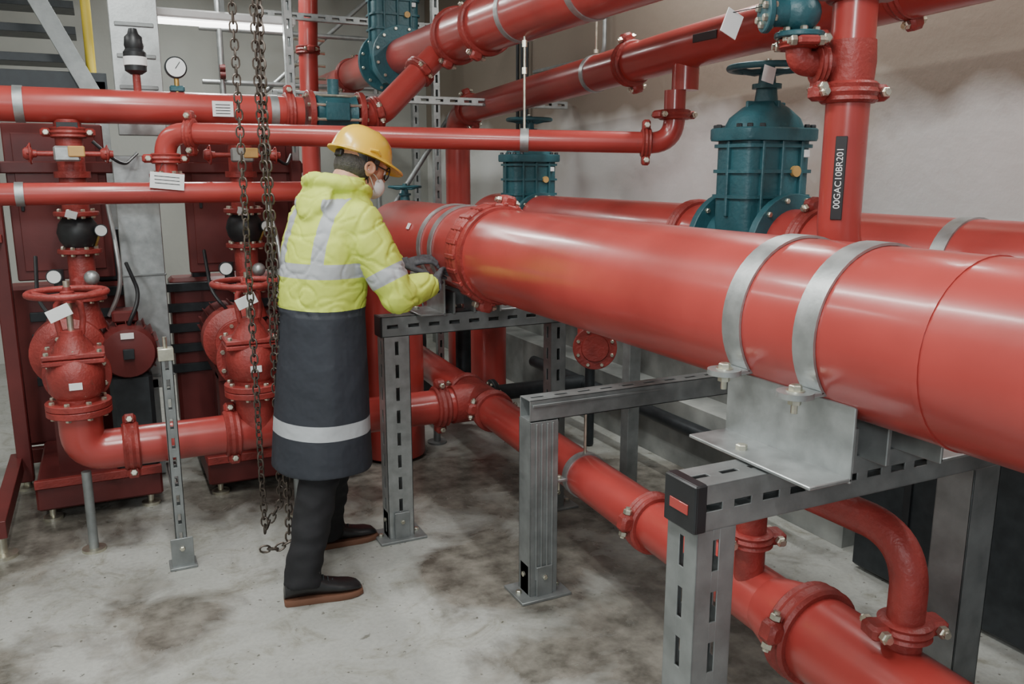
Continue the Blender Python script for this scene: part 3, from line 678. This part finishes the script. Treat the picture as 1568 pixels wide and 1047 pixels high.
ct.ball(hc-fw*.13-Z*.035,(.034,.105,.075),COAT,HT);ct.ball(hc-fw*.15-Z*.075,(.028,.06,.045),COAT,HT);ct.ball(hc-fw*.09+Z*.012,(.05,.095,.034),COAT,HR)
def segd(p,a_,b_):
    ab=b_-a_;t=max(0,min(1,(p-a_).dot(ab)/ab.dot(ab)));return (p-(a_+ab*t)).length,t
def coatfn(me):
    nv=len(me.vertices);na=[0]*nv;ba=[0]*nv
    nor=[v.normal.copy() for v in me.vertices]
    for i,v in enumerate(me.vertices):
        p=v.co.copy()
        dr,tr=segd(p,SR_,ER);dr2,tr2=segd(p,ER,WR_);dl,tl=segd(p,SL_,EL);dl2,tl2=segd(p,EL,WL_)
        c=V((.75+max(0,p.z-1.13)*.18,3.27,p.z));f=(p-c).dot(fw);s=(p-c).dot(sd)
        k=min(dr,dr2,dl,dl2)
        tors=math.sqrt((f/.15)**2+(s/.19)**2)
        isarm=(k<.105 and (tors>1.07 or (dr2<.085) or dl2<.085) and p.z<1.5 and p.z>1.05)
        navy=1.14-p.z
        if abs(s+.01)<.05 and f>.05 : navy=-.01 if abs(s+.01)<.042 else min(navy,(abs(s+.01)-.042))
        if isarm: navy=-.02
        na[i]=navy
        bd=-.05
        if not isarm:
            bd=max(.028-abs(p.z-1.29),.03-abs(p.z-.67))
            if p.z>1.29 and p.z<1.56: bd=max(bd,.026-abs(abs(s)-.10))
        if isarm or tors>1.1:
            for S,E,dd,tt in ((SR_,ER,dr,tr),(SL_,EL,dl,tl)):
                ax=(E-S).normalized();x=(p-S).dot(ax)
                if p.z<1.45 and dd<.105: bd=max(bd,.028-abs(x-(E-S).length*.72))
        ba[i]=bd
        low=p.z<1.12
        n=noise.noise(V((p.x*8,p.y*8,p.z*(1.3 if low else 4))))
        n2=noise.noise(V((p.x*14+3,p.y*14,p.z*(3 if low else 10))))
        # creases: narrow valleys running obliquely across the cloth
        q_=V(((p.x+p.z*.7)*7,p.y*7,(p.z-p.x*.6)*9+7));n3=abs(noise.noise(q_))
        q2=V(((p.x-p.z*.5)*9+20,p.y*9,(p.z+p.x*.4)*13));n4=abs(noise.noise(q2))
        am=1.25 if isarm else 1
        cre=(.006*am*max(0,.10-n3)/.10+.004*am*max(0,.09-n4)/.09) if not low else 0
        v.co=p+nor[i]*(n*(.010 if low else .005)+n2*.0035*am-cre)
    for nme,dat in (('navy',na),('band',ba)):
        at=me.attributes.new(nme,'FLOAT','POINT');at.data.foreach_set('value',dat)
ct.fuse(.007,4,fn=coatfn)
tr=B('trousers',W)
for H_,K1,K,A in ((V((.735,3.215,.85)),V((.715,3.205,.62)),V((.685,3.18,.44)),V((.585,3.09,.10))),(V((.745,3.33,.85)),V((.77,3.34,.62)),V((.79,3.38,.44)),V((.79,3.53,.10)))):
    tr.sweep([H_,K1,K,K.lerp(A,.5),A.lerp(K,.12),A-Z*.035],[.09,.082,.079,.075,.069,.075],TROU,20);tr.ball(H_,.092,TROU);tr.ball(K,.079,TROU)
tr.ball((.74,3.267,.88),(.12,.14,.1),TROU)
def trfn(me):
    for v in me.vertices:
        p=v.co;am=.010 if p.z<.46 else .003;v.co=p+v.normal*(noise.noise(V((p.x*14,p.y*14,p.z*22)))*am)
tr.fuse(.009,3,fn=trfn)
def shoe(ax_,ay,yaw):
    b=B('safety_shoe',W)
    prof=[(-.085,.024,.055),(-.08,.034,.085),(-.05,.038,.11),(0,.04,.12),(.04,.042,.105),(.08,.045,.082),(.13,.05,.066),(.17,.048,.06),(.20,.038,.05),(.215,.02,.035)]
    rings=[]
    for x,w,hh in prof:
        r=[]
        for j in range(24):
            t=2*pi*j/24;c,s_=math.cos(t),math.sin(t)
            r.append(V((x,w*math.copysign(abs(c)**.75,c),.022+(hh-.022)*(s_*.5+.5)**.8)))
        rings.append(r)
    b.grid(rings,SHOE)
    rs=[]
    for z_ in (0,.004,.02,.026):
        k=.96 if z_ in(0,.026) else 1
        pts=[]
        for x,w,hh in prof: pts.append(V((x*k+ (.006 if x>.2 else 0),-(w+.004)*k,z_)))
        for x,w,hh in prof[::-1]: pts.append(V((x*k+(.006 if x>.2 else 0),(w+.004)*k,z_)))
        rs.append(pts)
    b.grid(rs,SOLE)
    b.sweep([(.05*math.cos(t),.043*math.sin(t),.112+.006*math.cos(t)) for t in [2*pi*k/16 for k in range(16)]],.011,SHOE,8,closed=True)
    for k in range(5):
        x=.05+k*.018;zz=.108-k*.011
        b.sweep([(x,-.024,zz-.012),(x,0,zz+.0),(x,.024,zz-.012)],.003,DARK,6)
    b.done(Matrix.Translation((ax_,ay,0))@Matrix.Rotation(yaw,4,'Z'))
shoe(.595,3.085,-.12);shoe(.80,3.535,0.02)
HM=Matrix.Translation((.945,3.325,1.672))@Matrix.Rotation(math.radians(14),4,'Z')@Matrix.Rotation(math.radians(20),4,'Y')
hd=B('head',W)
hd.ball((-.008,0,.03),(.098,.077,.105),SKIN,n=24);hd.ball((.03,0,-.05),(.06,.056,.062),SKIN,n=20);hd.ball((.055,0,-.085),(.028,.03,.022),SKIN)
hd.ball((.05,0,.01),(.045,.062,.06),SKIN,n=20)
hd.sweep([(.085,0,.025),(.108,0,-.018),(.098,0,-.026)],[.009,.014,.010],SKIN,12)
hd.sweep([(-.03,0,-.02),(-.06,0,-.14)],[.062,.066],SKIN,20)
hd.ball((.088,0,-.056),(.012,.026,.007),SKIN);hd.ball((.086,0,-.068),(.012,.022,.008),SKIN)
for q in(1,-1):
    hd.ball((-.005,q*.079,-.005),(.02,.009,.032),SKIN);hd.torus((-.008,q*.086,-.002),Y,.02,.006,SKIN)
    hd.ball((.072,q*.033,.032),(.018,.026,.012),SKIN)
hd.fuse(.0035,3,HM)
hf=B('face_details',W)
for q in(1,-1):
    hf.ball((.083,q*.032,.012),.0115,WHITE);hf.ball((.092,q*.032,.012),.005,BLACK)
    hf.sweep([(.094,q*.012,.034),(.093,q*.03,.040),(.08,q*.05,.034)],.004,HAIR,8)
    hf.torus((.102,q*.034,.012),V((1,q*.25,0)),.026,.0028,BLACK,20,6)
    hf.sweep([(.096,q*.06,.018),(.06,q*.078,.016),(-.005,q*.084,.02),(-.02,q*.086,.002)],.003,BLACK,8)
hf.cyl((.108,-.01,.014),(.108,.01,.014),.0025,BLACK,6);hf.done(HM)
hr=B('hair',W)
hr.ball((-.03,0,-.003),(.082,.080,.072),HAIR,n=24);hr.ball((-.045,0,-.04),(.05,.06,.045),HAIR,n=20)
for q in(1,-1): hr.box((.02,q*.074,.03),(.025,.012,.06),HAIR,b=.005)
hr.fuse(.004,3,HM)
mk=B('face_mask',W)
mk.ball((.068,0,-.052),(.052,.056,.05),MASK,n=24)
for q in(1,-1): mk.sweep([(.07,q*.05,-.035),(.03,q*.074,-.02),(-.015,q*.088,-.01)],.002,MASK,6);mk.sweep([(.06,q*.05,-.075),(.02,q*.07,-.04),(-.015,q*.088,-.02)],.002,MASK,6)
mk.done(HM)
ht=B('hard_hat',W)
rg=[];N=56
def hpt(t,k):
    f=pi/2*k;cx=math.cos(t);sy=math.sin(t)
    x=.135*math.cos(f)**.8*cx;y=.112*math.cos(f)**.8*sy;z=.118*math.sin(f)**1.0
    rid=0
    if k>.18:
        for c0_,wd,am in ((0,.012,.007),(.036,.008,.004),(-.036,.008,.004)): rid=max(rid,am*max(0,1-(abs(y-c0_)/wd)**2))
        rid*=min(1,(k-.18)*4)
    return V((x,y,z+rid)) if k>.5 else V((x+rid*cx*.8,y,z+rid*.6))
def brim(t,ext,z):
    c,s_=math.cos(t),math.sin(t);e=ext*(.014+(.052*max(0,c)**1.6))
    return V(((.135+e)*c,(.112+e*.6)*s_,z-.012*max(0,c)*ext))
TT=[2*pi*j/N for j in range(N)]
rg.append([brim(t,.0,-.006)*.985 for t in TT]);rg.append([brim(t,1,-.008) for t in TT]);rg.append([brim(t,1.04,-.004) for t in TT]);rg.append([brim(t,1,.0) for t in TT]);rg.append([brim(t,.12,.004) for t in TT])
for k in [.08,.2,.32,.44,.56,.68,.8,.9,.97]: rg.append([hpt(t,k) for t in TT])
ht.grid(rg,HELM)
ht.lathe((-.0,0,-.03),Z,[(0,.083),(.03,.086)],BLACK,32);ht.box((-.1,0,-.022),(.02,.05,.03),BLACK,b=.006)
for q in(1,-1):
    ht.sweep([(-.02,q*.088,-.01),(-.01,q*.086,-.05),(.03,q*.06,-.105)],.0025,BLACK,6)
    ht.sweep([(.02,q*.113,.012),(.0,q*.123,.02),(-.03,q*.115,.016)],.006,HELM,8)
ht.done(HM@Matrix.Translation((-.012,0,.045))@Matrix.Scale(.95,4))
def hand(wr,dr,up,th,name):
    b=B(name,W);dr=V(dr).normalized();up=V(up);up=(up-dr*up.dot(dr)).normalized();yy=up.cross(dr)
    b.sweep([(-.05,0,0),(-.01,0,0),(.02,0,0)],[.03,.028,.027],GLOVE,16)
    b.ball((.045,0,0),(.055,.04,.018),GLOVE)
    for k,(y,l,c) in enumerate(((.030,.072,.5),(.010,.082,.42),(-.011,.076,.5),(-.030,.06,.6))):
        y*=th;p=V((.085,y,0));b.sweep([(.01,y*.5,0),p],[.013,.0115],GLOVE,10)
        a_=.25;pp=[p];
        for f in(.45,.32,.23):
            p=p+V((math.cos(a_),y*1.2*f,-math.sin(a_)))*l*f;pp.append(p);a_+=c
        b.sweep(pp,[.0105,.0098,.009,.0075],GLOVE,10)
        for q,r in zip(pp,(.011,.0102,.0094,.0076)): b.ball(q,r,GLOVE,n=10)
    tp_=[V((.015,.022*th,-.006)),V((.045,.05*th,-.018)),V((.072,.06*th,-.03)),V((.092,.058*th,-.042))]
    b.sweep(tp_,[.016,.013,.0105,.008],GLOVE,10)
    for q,r in zip(tp_,(.016,.0133,.0108,.0083)): b.ball(q,r,GLOVE,n=10)
    b.fuse(.0028,2,Matrix.Translation(wr)@Matrix((dr,yy,up)).transposed().to_4x4())
hand(WR_+(WR_-ER).normalized()*.03,(.42,.85,.2),(-.8,.2,.55),1,'right_hand')
hand(WL_+(WL_-EL).normalized()*.02,(.8,-.35,.2),(-.6,0,.75),-1,'left_hand')
# ------------------------------------------------ lights
EM=mat('tube_glow',(1,.99,.96),.5,emit=6,var=.01)
def lamp(x,y,z,l,e,along='Y'):
    b=B('ceiling_strip_light');s=(.09,l,.05) if along=='Y' else (l,.09,.05)
    b.box((x,y,z),s,WHITE,b=.01)
    dx,dy=((0,l/2-.03) if along=='Y' else (l/2-.03,0))
    b.cyl((x-dx,y-dy,z-.045),(x+dx,y+dy,z-.045),.016,EM,12);b.box((x,y,(z+3.6)/2),(.03,.03,3.6-z),GALVD);b.done()
    L=bpy.data.lights.new('strip_area','AREA');L.shape='RECTANGLE';L.size=.12 if along=='Y' else l;L.size_y=l if along=='Y' else .12;L.energy=e;L.color=(.98,1,.97)
    o=bpy.data.objects.new('strip_lamp',L);o.location=(x,y,z-.09);bpy.context.scene.collection.objects.link(o)
lamp(.3,1.0,3.45,1.5,62);lamp(.1,3.0,3.45,1.5,50);lamp(-1.6,1.8,3.45,1.5,42);lamp(-1.4,4.6,3.45,1.5,24);lamp(2.86,1.0,3.45,1.5,30);lamp(2.86,3.4,3.45,1.5,36);lamp(.8,6.6,3.4,1.5,44)  # pair along the right wall is added to brighten its plaster
lamp(.75,5.5,2.56,.85,14,'X')
fl=B('added_fill_stand');fp=V((-1.5,-1.6,2.5));fd=(V((2.9,2.6,1.6))-fp).normalized()  # added fill light on an invented stand, replaces window light from behind camera
fl.cyl((fp.x,fp.y,.03),(fp.x,fp.y,2.4),.02,DARK,12)
for k in range(3):
    a_=2*pi*k/3;fl.cyl((fp.x,fp.y,.5),(fp.x+.5*math.cos(a_),fp.y+.5*math.sin(a_),.01),.014,DARK,8)
fr_=fd.to_track_quat('Z','Y').to_matrix();fl.box(fp-fd*.06,(.75,.5,.08),DARK,fr_,.01);fl.done()
L=bpy.data.lights.new('added_fill_area','AREA');L.shape='RECTANGLE';L.size=.7;L.size_y=.45;L.energy=70;L.color=(.93,.98,1)
o=bpy.data.objects.new('added_fill_lamp',L);o.location=fp;o.rotation_euler=fd.to_track_quat('-Z','Y').to_euler();bpy.context.scene.collection.objects.link(o)
w=bpy.data.worlds.new('room_ambient');bpy.context.scene.world=w;w.use_nodes=True
w.node_tree.nodes['Background'].inputs[0].default_value=(.86,.96,1,1);w.node_tree.nodes['Background'].inputs[1].default_value=.48
# ------------------------------------------------ camera
cam=bpy.data.cameras.new('camera');co=bpy.data.objects.new('camera',cam);bpy.context.scene.collection.objects.link(co)
th=math.radians(11.53);ya=math.radians(25.9)
co.location=(0,0,1.66);co.rotation_euler=V((math.sin(ya)*math.cos(th),math.cos(ya)*math.cos(th),-math.sin(th))).to_track_quat('-Z','Y').to_euler()
cam.lens=29.4;cam.sensor_width=36;cam.clip_start=.02
bpy.context.scene.camera=co
